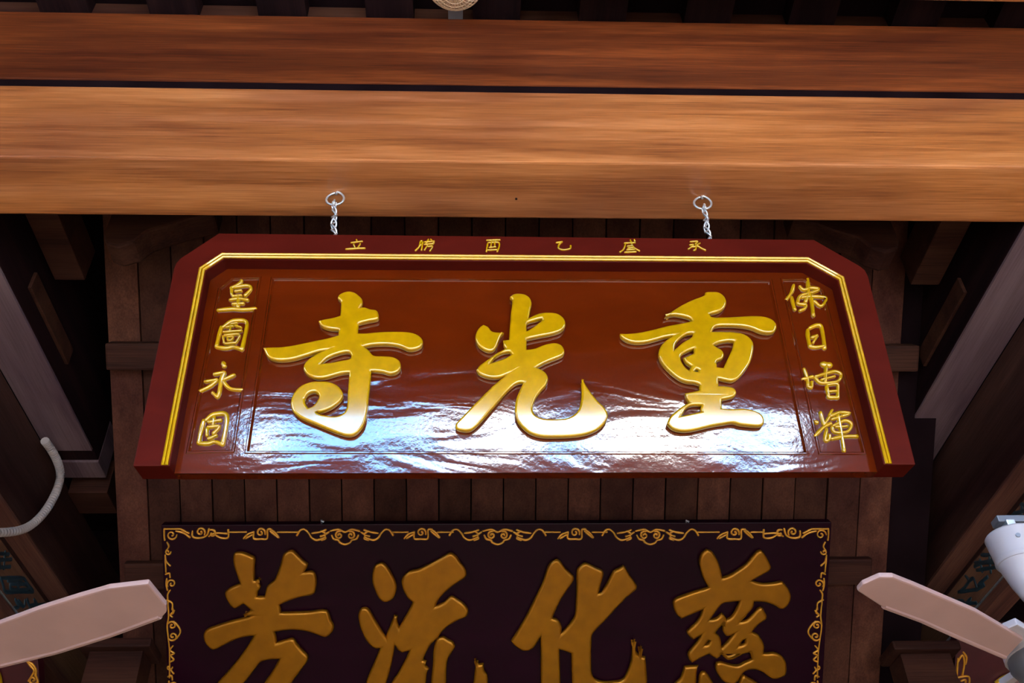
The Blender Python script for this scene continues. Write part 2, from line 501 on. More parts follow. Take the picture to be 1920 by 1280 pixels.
def purlin(y0, y1, x0, x1, depth, label, mat=M_PURLIN):
    """horizontal timber laid across the planks between two picture heights."""
    a0 = FP.uv(x0, y0); a1 = FP.uv(x1, y0); b0 = FP.uv(x0, y1)
    ul, ur, vt, vb = a0[0], a1[0], a0[1], b0[1]
    o = MB().prism([FP.P(ul, vb, -0.016), FP.P(ur, vb, -0.016), FP.P(ur, vt, -0.016), FP.P(ul, vt, -0.016)],
                   [FP.P(ul, vb, depth), FP.P(ur, vb, depth), FP.P(ur, vt, depth), FP.P(ul, vt, depth)]).build('roof_purlin', mat, bevel=0.01)
    return tag(o, label, 'purlin')
purlin(640, 690, 205, 1715, 0.06, 'brown purlin crossing the roof planks behind the hanging red plaque')
purlin(1052, 1102, 235, 1632, 0.03, 'brown rail just behind the upper half of the gold-lettered board')

# ---------------------------------------------------------------- side beams running into the depth
def ybeam(name, xa, xb, ya, yb, za, zb, mat, label, cat='beam', bev=0.006):
    o = MB().box((min(xa, xb), ya, za), (max(xa, xb), yb, zb)).build(name, mat, bevel=bev)
    return tag(o, label, cat)

for side in ('left', 'right'):
    L = side == 'left'
    sg = -1 if L else 1
    XI, XO = (-1.83, -2.045) if L else (2.118, 2.34)
    YE = 4.02 if L else 4.17
    r = thing('side_beam', 'dark side beam with a pale grey underside receding along the %s' % side, 'beam', ((XI + XO) / 2, 3.2, 4.35))
    MB().box((min(XI, XO), YB + 0.01, 4.362), (max(XI, XO), YE + 0.1, 4.98)).build('timber', M_SIDE, r, bevel=0.006)
    MB().box((min(XI, XO) + 0.001, YB + 0.01, 4.35), (max(XI, XO) - 0.001, YE, 4.362)).build('underside_board', M_PALE, r)
    # blocks closing the beam's end, one step after another
    tag(MB().box((min(XI, XO), YE + 0.1, 4.35), (max(XI, XO), YE + 0.24, 4.6)).build('beam_end_block', M_PALE, bevel=0.004),
        'pale end block after the grey underside of the %s side beam' % side, 'block')
    tag(MB().box((min(XI, XO - sg * 0.02), YE + 0.30, 4.30), (max(XI, XO - sg * 0.02), YE + 0.5, 4.5)).build('end_crosspiece', M_PURLIN, bevel=0.004),
        'short brown crosspiece beyond the end of the %s side beam' % side, 'crosspiece')
    # rafters and struts between the side beam and the planks
    xi = XI - sg * 0.03
    tag(MB().box((min(xi, xi - sg * 0.13), YB + 0.05, 4.62), (max(xi, xi - sg * 0.13), 3.12, 4.80)).build('inner_rafter', M_PURLIN, bevel=0.006),
        'dim brown rafter tucked inside the %s side beam' % side, 'rafter')
    tag(MB().box((min(XI, XI - sg * 0.016), 3.0, 4.46), (max(XI, XI - sg * 0.016), 3.5, 4.55)).build('filler_board', M_PURLIN, bevel=0.004),
        'short greyish filler board against the inner face of the %s side beam' % side, 'board')
    # cloud-shaped bracket end hanging below the crossbeam's back
    cx = on_y(245 if L else 1640, 480, 2.75).x
    prof = [(0.0, 0.30), (0.0, 0.07), (0.02, 0.02), (0.07, 0.0), (0.13, 0.03), (0.17, 0.09), (0.25, 0.13), (0.32, 0.17), (0.42, 0.20), (0.42, 0.30)]
    bt = [(cx - sg * (-0.16 + q[0]) * 1.0, 2.80, 4.50 + q[1]) for q in prof]
    tp = [(p[0], 2.92, p[2]) for p in bt]
    tag(MB().prism(bt, tp).build('carved_bracket', M_PURLIN, bevel=0.012),
        'dim carved bracket end under the roof beside the plaque\'s upper %s corner' % side, 'bracket')

    # big dark lintel with an inscribed inner panel, outside the side beam
    if L: XF, ZL, XT, ZT, yy0 = -2.045, 3.946, -2.16, 3.73, 2.6
    else: XF, ZL, XT, ZT, yy0 = 2.34, 3.91, 2.467, 3.696, 2.6
    r = thing('lintel', 'deep dark lintel with blue painted characters on its lower panel, %s side' % side, 'lintel', (XF, 4.0, ZT - 0.12))
    MB().box((min(XF, XF + sg * 0.5), yy0, ZL), (max(XF, XF + sg * 0.5), 6.5, 4.348)).build('upper_timber', M_LINTEL, r, bevel=0.006)
    MB().box((min(XF + sg * 0.002, XF + sg * 0.4), yy0, ZL - 0.012), (max(XF + sg * 0.002, XF + sg * 0.4), 6.5, ZL)).build('ledge_board', M_LEDGE, r)
    MB().box((min(XT, XT + sg * 0.1), yy0, ZT - 0.01), (max(XT, XT + sg * 0.1), 6.5, ZL - 0.012)).build('inscribed_panel', M_PANEL_TXT, r)
    for zz, hh, mt in ((ZL - 0.030, 0.018, M_NAIL), (ZT - 0.005, 0.010, M_STEEL)):
        MB().box((min(XT - sg * 0.006, XT), yy0, zz), (max(XT - sg * 0.006, XT), 6.5 if hh > 0.015 else 4.85, zz + hh)).build('molding_strip', mt, r)
    MB().box((min(XT - sg * 0.012, XT + sg * 0.1), yy0, ZT - 0.06), (max(XT - sg * 0.012, XT + sg * 0.1), 6.5, ZT - 0.012)).build('lower_rail', M_LEDGE, r, bevel=0.004)
    FT = Frame((XT, 4.0, 3.8), (0, -sg, 0), (0, 0, 1))
    if L:
        chars = [[[(-60, 240), (70, 250)], [(-40, 300), (90, 290)], [(-60, 360), (80, 350)], [(40, 230), (30, 365)], [(-10, 250), (0, 360)]],
                 [[(5, 440), (100, 440), (185, 442), (225, 495), (265, 550)], [(5, 440), (25, 500), (45, 550), (150, 552), (265, 550)],
                  [(60, 462), (170, 465)], [(80, 490), (200, 490), (220, 530), (95, 530), (80, 490)], [(125, 465), (150, 525)]],
                 [[(120, 610), (150, 670), (110, 680)], [(145, 620), (190, 670), (200, 620)], [(215, 610), (240, 680)], [(270, 610), (300, 660), (330, 705)],
                  [(240, 660), (360, 650)], [(300, 702), (370, 690)], [(195, 712), (240, 702), (220, 728)]]]
        zoom = (0, 980, 4.267)
        names = ('topmost blue character at the left edge', 'boxed blue character', 'lowest blue character above the left fan blade')
    else:
        chars = [[[(500, 140), (560, 165)], [(450, 230), (500, 205), (560, 190)], [(480, 200), (505, 245)], [(415, 262), (470, 255)], [(530, 150), (520, 240)]],
                 [[(270, 472), (340, 470)], [(225, 545), (280, 520), (365, 500)], [(262, 500), (275, 575)], [(320, 478), (330, 582)], [(240, 568), (385, 545)], [(340, 500), (385, 540)],
                  [(230, 520), (380, 520)]],
                 [[(170, 605), (190, 640), (140, 705)], [(125, 705), (240, 690)], [(190, 640), (220, 620), (240, 680)], [(255, 655), (310, 610)], [(250, 660), (290, 660), (240, 690)]],
                 [[(40, 745), (95, 752)], [(60, 745), (70, 790)], [(100, 772), (150, 760), (180, 800)], [(205, 745), (160, 795)], [(165, 775), (240, 775)]]]
        zoom = (1760, 900, 3.368)
        names = ('topmost blue character by the fan canopy', 'dense blue character left of the fan canopy', 'open blue character below it', 'lowest blue character above the fan blade')
    for ch, nm in zip(chars, names):
        brush('painted_character', ch, FT, zoom, 0.0, 0.0105, 0.004, M_BLUE, r, nm)

# bracket blocks and posts low in the side bays
for side in ('left', 'right'):
    L = side == 'left'
    a, b = (on_y(150, 1195, 4.3), on_y(285, 1195, 4.3)) if L else (on_y(1672, 1200, 4.3), on_y(1800, 1204, 4.3))
    r = thing('post', 'stepped brown post head at the lower %s of the gold-lettered board' % side, 'post', ((a.x + b.x) / 2, 4.5, 0))
    MB().box((a.x, 4.3, a.z - 0.045), (b.x, 4.5, a.z)).build('capital_molding', M_PURLIN, r, bevel=0.01)
    MB().box((a.x + 0.04, 4.34, a.z - 0.2), (b.x - 0.04, 4.5, a.z - 0.045)).build('capital_block', M_PURLIN, r, bevel=0.006)
    MB().box((a.x + 0.02, 4.36, 0), (b.x - 0.02, 4.5, a.z - 0.2)).build('shaft', M_SIDE, r, bevel=0.006)

# ---------------------------------------------------------------- the hanging red plaque
LEAN = math.radians(10)
PT = on_y(970, 442, 2.312)
FR = Frame(PT, (1, 0, 0), (0, -math.sin(LEAN), math.cos(LEAN)))
RECESS, THICK = -0.055, -0.10
FPANEL = Frame(FR.P(0, 0, RECESS), FR.u, FR.v)
plaque = thing('temple_plaque', 'hanging oxblood lacquer plaque with three large gold characters, slung from two wires', 'plaque', FR.P(0.02, -0.87, -0.05))

outer_px = [(250, 869), (326, 503), (330, 493), (338, 484), (410, 437), (968, 443), (1526, 449), (1612, 498), (1622, 506), (1628, 518), (1718, 875)]
gold_px = [(309, 871), (379, 505), (418, 479.5), (966, 483.5), (1514, 487.5), (1577, 522), (1668, 880)]
O = [FR.uv(*p) for p in outer_px]
G = [FR.uv(*p) for p in gold_px]
vbot = sum(O[i][1] for i in (0, -1)) / 2
O[0] = (O[0][0], vbot); O[-1] = (O[-1][0], vbot)
G[0] = (G[0][0], vbot); G[-1] = (G[-1][0], vbot)
GW = 0.0105                                     # half width of the gold double bead

def offset_open(P, d):
    """shift an open polyline sideways by d (positive to the left of travel)."""
    P = [Vector(p) for p in P]; out = []
    for i in range(len(P)):
        t1 = (P[i] - P[i - 1]).normalized() if i else (P[1] - P[0]).normalized()
        t2 = (P[i + 1] - P[i]).normalized() if i < len(P) - 1 else t1
        n1 = Vector((-t1.y, t1.x)); n2 = Vector((-t2.y, t2.x)); m = (n1 + n2).normalized()
        out.append(P[i] + m * (d / max(m.dot(n1), 0.3)))
    return [tuple(p) for p in out]

I = offset_open(G, -GW - 0.004)
I[0] = (I[0][0], vbot); I[-1] = (I[-1][0], vbot)
# frame: inverted U prism of outer outline and inner opening
ring = O + I[::-1]
tri = tessellate_polygon([[Vector((a, b, 0)) for a, b in ring]])
nr = len(ring)
m = MB()
m.add([FR.P(a, b, 0) for a, b in ring] + [FR.P(a, b, THICK) for a, b in ring],
      [tuple(t) for t in tri] + [tuple(nr + i for i in t[::-1]) for t in tri] + [(i, (i + 1) % nr, nr + (i + 1) % nr, nr + i) for i in range(nr)])
fr_o = m.build('frame', M_LACF, plaque, bevel=0.004)
fr_o['label'] = 'matt oxblood frame round the top and sides'
# gold double bead
for off in (-GW * 0.52, GW * 0.52):
    mm = MB()
    base = [Vector(p) for p in offset_open(G, off)]
    C = [(-1, 0), (-0.8, 0.65), (0, 1), (0.8, 0.65), (1, 0)]
    offs = [offset_open([tuple(p) for p in base], c[0] * GW * 0.47) for c in C]
    vs = []; fs = []
    for i in range(len(base)):
        for k, c in enumerate(C):
            a, b = offs[k][i]
            if i in (0, len(base) - 1): b = vbot + 0.002
            vs.append(FR.P(a, b, 0.0005 + c[1] * 0.007))
    for i in range(len(base) - 1):
        for k in range(len(C) - 1):
            fs.append((i * 5 + k, i * 5 + k + 1, i * 5 + 6 + k, i * 5 + 5 + k))
    fs += [(0, 1, 2, 3, 4), tuple(range(len(vs) - 5, len(vs)))[::-1]]
    mm.add(vs, fs).build('gold_bead', M_GOLD, plaque, smooth=40)['label'] = 'thin gold bead line round the frame\'s opening'

# recessed panel with three sunk fields
inset = offset_open(I, 0.0005)
inset[0] = (inset[0][0], vbot); inset[-1] = (inset[-1][0], vbot)
hole_px = [[(508, 519), (978, 521), (1447, 523), (1517, 853), (988, 852), (458, 851)],
           [(434, 519), (491, 518), (440, 849), (348, 851), (409, 540)],
           [(1462, 521), (1508, 521), (1545, 543), (1625, 853), (1534, 853)]]
holes = [[FPANEL.uv(*p) for p in h] for h in hole_px]
def ccw(P):
    return P if sum(P[i - 1][0] * P[i][1] - P[i][0] * P[i - 1][1] for i in range(len(P))) > 0 else P[::-1]
def shrink(P, d):
    P = ccw(P); V = [Vector(p) for p in P]; n = len(V); out = []
    for i in range(n):
        t1 = (V[i] - V[i - 1]).normalized(); t2 = (V[(i + 1) % n] - V[i]).normalized()
        n1 = Vector((-t1.y, t1.x)); n2 = Vector((-t2.y, t2.x)); mm_ = (n1 + n2).normalized()
        out.append(tuple(V[i] + mm_ * (d / max(mm_.dot(n1), 0.3))))
    return out
holes = [ccw(h) for h in holes]
loops = [inset] + holes
flat = [p for l in loops for p in l]
tri = tessellate_polygon([[Vector((a, b, 0)) for a, b in l] for l in loops])
m = MB()
m.add([FPANEL.P(a, b, 0) for a, b in flat], [tuple(t) for t in tri])
# back and edges of the panel
nb = len(inset)
m.add([FPANEL.P(a, b, 0) for a, b in inset] + [FPANEL.P(a, b, -0.045) for a, b in inset],
      [tuple(range(nb, 2 * nb))] + [(i, (i + 1) % nb, nb + (i + 1) % nb, nb + i) for i in range(nb)])
for h in holes:
    # a small raised bead, then the sunk field
    prof = [(0.0, 0.0), (0.003, 0.0035), (0.007, 0.0035), (0.010, -0.002), (0.013, -0.005)]
    rings = [shrink(h, d) for d, _ in prof]; n = len(h)
    vs = [FPANEL.P(a, b, z) for r_, (_, z) in zip(rings, prof) for a, b in r_]
    fs = []
    for j in range(len(prof) - 1):
        for i in range(n):
            k = (i + 1) % n
            fs.append((j * n + i, j * n + k, (j + 1) * n + k, (j + 1) * n + i))
    t2 = tessellate_polygon([[Vector((a, b, 0)) for a, b in rings[-1]]])
    fs += [tuple((len(prof) - 1) * n + q for q in t) for t in t2]
    m.add(vs, fs)
pan = m.build('panel', M_LAC, plaque)
pan['label'] = 'glossy recessed lacquer panel with three sunk fields'

SI = [[(640, 165), (618, 140), (635, 110), (690, 90), (740, 97), (780, 125), (803, 155), (800, 190), (784, 212), (815, 208), (860, 222), (905, 230),
       (922, 255), (922, 292), (900, 303), (850, 312), (775, 330), (768, 402), (830, 402), (930, 393), (1060, 390), (1150, 395), (1215, 415), (1250, 450),
       (1253, 480), (1235, 507), (1185, 525), (1140, 525), (1100, 507), (1040, 491), (960, 486), (870, 491), (815, 502), (850, 530), (885, 568), (960, 573),
       (1030, 580), (1075, 605), (1090, 640), (1085, 670), (1060, 695), (1010, 707), (950, 692), (868, 684), (865, 740), (852, 860), (838, 980),
       (815, 1080), (770, 1140), (720, 1165), (660, 1160), (560, 1125), (440, 1075), (340, 1032), (285, 985), (268, 925), (285, 860), (330, 805),
       (400, 770), (480, 761), (560, 768), (615, 792), (653, 838), (658, 875), (625, 920), (560, 965), (490, 988), (455, 982), (470, 1000), (520, 1015), (600, 1022), (655, 1003),
       (684, 960), (692, 860), (704, 697), (640, 704), (560, 727), (500, 739), (440, 735), (388, 708), (362, 668), (375, 625), (420, 582), (470, 553), (515, 532),
       (470, 541), (380, 570), (290, 596), (210, 606), (150, 603), (105, 586), (80, 556), (62, 510), (120, 507), (200, 505), (300, 490), (420, 465), (540, 440),
       (622, 418), (625, 377), (560, 371), (510, 356), (485, 336), (475, 310), (520, 298), (590, 285), (637, 270), (640, 220)],
      [(495, 632), (540, 590), (610, 560), (670, 545), (705, 547), (718, 570), (710, 592), (650, 606), (570, 621)],
      [(440, 840), (402, 852), (378, 882), (376, 922), (398, 958), (430, 948), (462, 910), (478, 877), (468, 850)]]
GUANG = [[(480, 155), (462, 130), (490, 110), (530, 105), (580, 115), (612, 140), (625, 180), (615, 230), (602, 290), (640, 270), (690, 252), (750, 247), (815, 255),
          (860, 285), (877, 320), (870, 360), (835, 390), (770, 410), (690, 425), (588, 447), (587, 525), (650, 515), (700, 495), (750, 480), (800, 475),
          (845, 490), (868, 525), (865, 560), (835, 580), (770, 605), (700, 637), (660, 660), (700, 675), (735, 705), (748, 745), (735, 785), (700, 825),
          (665, 870), (640, 925), (632, 965), (645, 1005), (680, 1030), (740, 1043), (820, 1043), (890, 1035), (940, 1010), (975, 970), (992, 910),
          (997, 840), (995, 780), (1000, 738), (1030, 790), (1070, 850), (1120, 910), (1165, 955), (1190, 995), (1192, 1030), (1165, 1080), (1110, 1125),
          (1030, 1155), (930, 1170), (800, 1175), (700, 1172), (620, 1150), (565, 1110), (520, 1060), (502, 1010), (500, 960), (510, 890), (535, 830),
          (562, 772), (530, 772), (490, 793), (430, 850), (370, 920), (310, 990), (250, 1060), (190, 1115), (150, 1130), (90, 1125), (60, 1110), (58, 1080),
          (90, 1045), (170, 960), (250, 880), (330, 800), (400, 742), (438, 712), (400, 728), (340, 736), (280, 726), (230, 702), (212, 675), (240, 640),
          (310, 590), (370, 550), (430, 515), (415, 490), (412, 455), (456, 450), (462, 350), (470, 250)],
         [(592, 330), (630, 312), (700, 293), (704, 303), (660, 340), (612, 373), (588, 385)],
         [(318, 627), (362, 575), (420, 547), (460, 541), (477, 560), (430, 588), (370, 609)],
         [(265, 338), (300, 355), (325, 385), (360, 395), (418, 397), (395, 425), (380, 460), (362, 505), (340, 530), (310, 537), (270, 525), (225, 490),
          (205, 445), (210, 400), (235, 360)]]
ZHONG = [[(714, 118), (722, 97), (770, 92), (820, 97), (860, 125), (877, 165), (868, 205), (830, 237), (752, 259), (770, 280), (850, 283), (960, 278), (1080, 272),
          (1160, 278), (1220, 300), (1250, 335), (1250, 370), (1230, 395), (1180, 401), (1130, 391), (1070, 366), (1000, 351), (900, 346), (800, 352), (770, 390),
          (850, 390), (930, 393), (1000, 405), (1050, 435), (1080, 480), (1075, 550), (1055, 620), (1010, 690), (965, 740), (920, 760), (870, 753), (817, 740),
          (820, 795), (870, 798), (930, 810), (952, 840), (940, 870), (900, 886), (842, 897), (845, 962), (900, 968), (1000, 965), (1080, 978), (1140, 1010),
          (1158, 1050), (1150, 1085), (1110, 1095), (1040, 1090), (980, 1083), (930, 1070), (850, 1080), (760, 1095), (680, 1115), (600, 1130), (530, 1130),
          (470, 1110), (435, 1075), (450, 1035), (500, 985), (560, 940), (603, 920), (577, 880), (570, 850), (620, 840), (675, 828), (676, 783), (640, 772),
          (585, 766), (530, 746), (470, 702), (420, 652), (385, 602), (372, 550), (385, 505), (420, 462), (478, 422), (420, 432), (350, 452), (270, 471),
          (190, 473), (130, 456), (90, 427), (84, 405), (140, 405), (220, 398), (330, 375), (450, 345), (560, 325), (622, 311), (605, 290), (560, 276),
          (500, 266), (455, 270), (418, 280), (470, 240), (540, 195), (620, 155)],
         [(490, 525), (500, 480), (540, 437), (590, 407), (628, 402), (620, 430), (570, 460), (530, 490)],
         [(547, 560), (590, 536), (635, 517), (634, 550), (595, 570), (557, 585), (577, 620), (614, 646), (600, 680), (570, 655), (541, 610), (538, 575)],
         [(783, 490), (830, 471), (890, 461), (933, 462), (923, 510), (888, 590), (855, 660), (807, 655), (807, 612), (848, 592), (860, 560), (845, 530), (812, 510)],
         [(642, 685), (655, 669), (671, 676), (667, 691)],
         [(543, 1019), (580, 962), (620, 940), (693, 937), (685, 965), (692, 988), (620, 1003)]]
FLD = -0.005
for nm, L_, z in (('large gold character with a curled hook, left of the three', SI, (480, 530, 4.0)),
                  ('large gold character with two sweeping legs, middle of the three', GUANG, (840, 530, 4.0)),
                  ('large gold character on a broad foot, right of the three', ZHONG, (1140, 530, 4.0))):
    glyph('carved_character', L_, FPANEL, z, FLD, 0.024, 0.0065, M_GOLD, plaque, nm)

zA = (360, 515, 8.0); zB = (350, 670, 7.111); zC = (1460, 515, 8.0); zD = (1490, 670, 6.736)
zE = (560, 330, 4.364); zF_ = (980, 330, 4.364)
small = [
    (zA, 'first small gold character of the left column', [[1.1, (750, 95), (710, 150), (590, 212)], [(600, 210), (598, 290), (625, 335)], [1.1, (645, 200), (790, 172), (870, 180), (880, 235), (800, 320)],
          [0.8, (650, 262), (745, 248)], [0.8, (625, 332), (745, 318)], [(570, 388), (700, 368), (840, 388)], [1.2, (700, 330), (690, 495)], [(610, 450), (775, 440)],
          [1.2, (390, 540), (600, 520), (750, 532), (955, 518)]]),
    (zA, 'second small gold character of the left column, boxed', [[1.2, (445, 790), (400, 950), (370, 1085)], [1.2, (470, 795), (600, 705), (780, 695), (825, 760), (790, 950), (750, 1130)], [1.2, (370, 1092), (520, 1108), (620, 1090), (740, 1120)],
          [0.7, (590, 750), (680, 735)], [0.7, (515, 800), (620, 780)], [0.8, (475, 870), (745, 848)], [0.7, (580, 765), (575, 860)], [0.7, (650, 775), (740, 800)],
          [0.8, (470, 930), (485, 1030)], [0.8, (490, 920), (710, 905), (680, 1000), (650, 1035)], [0.8, (500, 1045), (650, 1030)], [0.6, (540, 945), (620, 940), (600, 990), (540, 995), (540, 945)]]),
    (zB, 'third small gold character of the left column, with spreading legs', [[1.3, (490, 75), (505, 125)], [1.1, (370, 232), (500, 205)], [1.3, (510, 205), (465, 310), (435, 480), (410, 530)], [(415, 540), (350, 475)],
          [(245, 330), (410, 305)], [1.1, (410, 315), (300, 400), (180, 455)], [1.1, (640, 240), (500, 300)], [1.1, (490, 320), (580, 420), (745, 440)]]),
    (zB, 'lowest small gold character of the left column, boxed', [[1.3, (230, 845), (190, 1000), (165, 1145)], [1.3, (260, 845), (350, 770), (500, 752), (540, 815), (515, 1000), (480, 1165)], [1.2, (170, 1152), (300, 1150), (370, 1130), (480, 1160)],
          [(290, 870), (460, 842)], [(370, 790), (355, 930)], [(275, 945), (275, 1045)], [1.1, (290, 935), (440, 925), (360, 1020)], [(290, 1095), (400, 1045)]]),
    (zC, 'topmost small gold character of the right column', [[1.1, (220, 165), (190, 270), (105, 385)], [1.1, (190, 345), (215, 450), (240, 530)], [1.1, (310, 185), (370, 235), (470, 205), (595, 225), (500, 275), (330, 320), (285, 400), (285, 440)],
          [1.0, (340, 350), (480, 335), (690, 350), (690, 420), (620, 480), (530, 405)], [(290, 450), (400, 460), (380, 520), (315, 545)], [1.2, (430, 75), (440, 250), (400, 410)], [1.2, (440, 260), (490, 390), (515, 620)]]),
    (zC, 'plain boxed small gold character of the right column', [[1.2, (430, 835), (440, 960), (470, 1085)], [1.2, (455, 812), (540, 770), (620, 770), (650, 850), (675, 1000), (685, 1110)], [1.1, (470, 1088), (560, 1095), (680, 1075)],
          [1.1, (490, 950), (570, 922)], [0.8, (570, 930), (510, 1030)]]),
    (zD, 'third small gold character of the right column', [[1.1, (112, 150), (150, 250), (165, 360)], [1.1, (90, 285), (220, 250)], [(155, 370), (205, 385), (215, 315)], [1.9, (345, 90), (440, 100)], [1.1, (395, 100), (380, 320)],
          [1.0, (255, 250), (380, 212), (500, 183), (580, 220), (540, 305), (390, 330), (310, 322), (255, 262)], [0.8, (330, 290), (500, 245)], [1.1, (400, 370), (425, 505)], [1.0, (410, 352), (530, 342), (540, 430), (540, 515)],
          [0.9, (420, 440), (520, 430)], [1.2, (425, 510), (540, 512)]]),
    (zD, 'lowest small gold character of the right column, the widest', [[1.2, (320, 700), (350, 800), (372, 855)], [1.1, (255, 815), (280, 830)], [(440, 745), (370, 850)], [1.1, (250, 1000), (350, 895), (450, 840)], [1.1, (400, 910), (380, 1050), (430, 1040), (435, 985)],
          [1.0, (470, 670), (440, 745), (560, 700), (690, 712), (600, 745)], [0.9, (460, 790), (590, 750)], [1.0, (480, 870), (620, 805), (705, 835), (700, 900), (640, 950), (500, 950), (470, 890)],
          [0.8, (510, 885), (660, 875)], [1.1, (540, 720), (585, 960), (620, 1190)], [1.1, (460, 1035), (600, 1005), (785, 1000)]]),
]
for z, nm, st in small:
    brush('carved_character', st, FPANEL, z, FLD, 0.0064, 0.010, M_GOLD, plaque, nm)
tiny = [
    (zE, 'tiny gold character nearest the left wire', [[(472, 522), (482, 540)], [(430, 548), (520, 536)], [(450, 560), (466, 592)], [(505, 555), (482, 592)], [1.2, (388, 600), (470, 594), (540, 592)]]),
    (zE, 'second tiny gold character from the left', [[(998, 532), (985, 580), (955, 612)], [(1000, 535), (1014, 540), (1005, 608)], [(988, 568), (1006, 563)], [(1030, 542), (1108, 535)], [(1062, 520), (1040, 560)],
          [(1030, 562), (1100, 556)], [(1060, 562), (1030, 606)], [(1060, 580), (1095, 577), (1075, 614)], [(1080, 520), (1106, 548)]]),
    (zE, 'third tiny gold character from the left, boxed', [[1.1, (1540, 528), (1645, 524)], [(1547, 550), (1535, 620)], [(1552, 548), (1640, 548), (1625, 620)], [(1580, 530), (1572, 580)], [(1605, 530), (1604, 580)],
          [(1560, 587), (1612, 582)], [(1545, 608), (1625, 605)]]),
    (zF_, 'tiny hook-shaped gold character', [[1.1, (275, 548), (322, 540)], [(322, 542), (298, 562), (294, 592), (335, 606), (385, 596), (392, 572)]]),
    (zF_, 'second tiny gold character from the right', [[(830, 552), (920, 546)], [(840, 556), (825, 600), (795, 624)], [(855, 576), (890, 573)], [(880, 525), (905, 582), (955, 614)], [(912, 522), (918, 534)],
          [(860, 592), (905, 586)], [(850, 606), (912, 602)], [1.1, (835, 626), (925, 621)]]),
    (zF_, 'tiny gold character nearest the right wire', [[(1370, 540), (1430, 536), (1412, 556)], [(1412, 558), (1416, 600), (1400, 610)], [(1365, 566), (1396, 566), (1355, 600)], [1.1, (1420, 565), (1460, 592), (1494, 608)], [(1450, 550), (1425, 565)],
          [(1385, 582), (1440, 576)]]),
]
for z, nm, st in tiny:
    brush('carved_character', st, FR, z, 0.0, 0.0036, 0.005, M_GOLD, plaque, nm)

# ---------------------------------------------------------------- eye hooks and twisted wires
for (px, py), which in (((630, 360), 'left'), ((1315, 368), 'right')):
    top = on_z(px, py, ZB)
    hook = thing('eye_hook', 'steel eye hook screwed under the golden-brown beam at the %s' % which, 'hook', top)
    rr = 0.030
    cen = top + Vector((0, 0, -rr - 0.006))
    ringp = []
    for i in range(29):
        a = math.radians(98 + 344 * i / 28)
        k = 1.0 + 0.16 * max(0, math.cos(a - math.pi / 2)) ** 3
        ringp.append(cen + Vector((rr * 1.05 * math.cos(a), 0.004 * math.sin(a / 2), rr * k * math.sin(a))))
    MB().tube(ringp, 0.0042, 10).build('ring', M_STEEL, hook, smooth=60)
    MB().lathe([(0.0042, -0.012), (0.0042, 0.012)], Matrix.Translation(top + Vector((0.002, 0, 0))), 10).build('screw_shank', M_STEEL, hook, smooth=40)
    low = cen + Vector((0, 0, -rr))
    cx_, cy_ = top.x, top.y
    a, b = FR.uv(px, 446)
    zt = FR.P(a, b, 0).z + 0.004
    w = thing('hanging_wire', 'twisted galvanised wire from the %s eye hook down to the red plaque' % which, 'wire', (cx_, cy_, zt))
    dx = 0.0 if which == 'left' else 0.002
    H = low.z + 0.008 - zt
    for k in range(3):
        pts = []
        nseg = 46
        for i in range(nseg + 1):
            t = i / nseg
            ang = 2 * math.pi * (3.2 + 0.5 * k) * t * (1 if k != 2 else -0.6) + k * 2.1
            rad = 0.0085 * (0.75 + 0.5 * t) * (1.0 if k < 2 else 1.15)
            pts.append(Vector((cx_ + dx + rad * math.cos(ang) + (0.019 if which == 'left' else -0.015) * t, cy_ + rad * math.sin(ang), low.z + 0.008 - H * t)))
        MB().tube(pts, 0.0036, 7).build('wire_strand', M_STEEL, w, smooth=60)
    # loop of wire round the ring
    lp = [low + Vector((dx, 0.010 * math.cos(q), 0.006 + 0.013 * math.sin(q))) for q in [2 * math.pi * i / 16 for i in range(16)]]
    MB().tube(lp, 0.0036, 7, closed=True).build('wire_loop', M_STEEL, w, smooth=60)

# ---------------------------------------------------------------- the leaning board with gold lettering below
def px_stroke(m, fr, pts, w, h, base, k=5):
    m.stroke(fr, smooth_line([fr.uv(x, y, base) for x, y in pts], k), w, h, base)

def spiral(cx, cy, r0, turns, start, sgn=1, sx=1.0, n=16):
    out = []
    for i in range(n + 1):
        t = i / n; a = start + sgn * turns * 2 * math.pi * t; r = r0 * (1 - 0.82 * t)
        out.append((cx + sx * r * math.cos(a), cy + r * math.sin(a)))
    return out

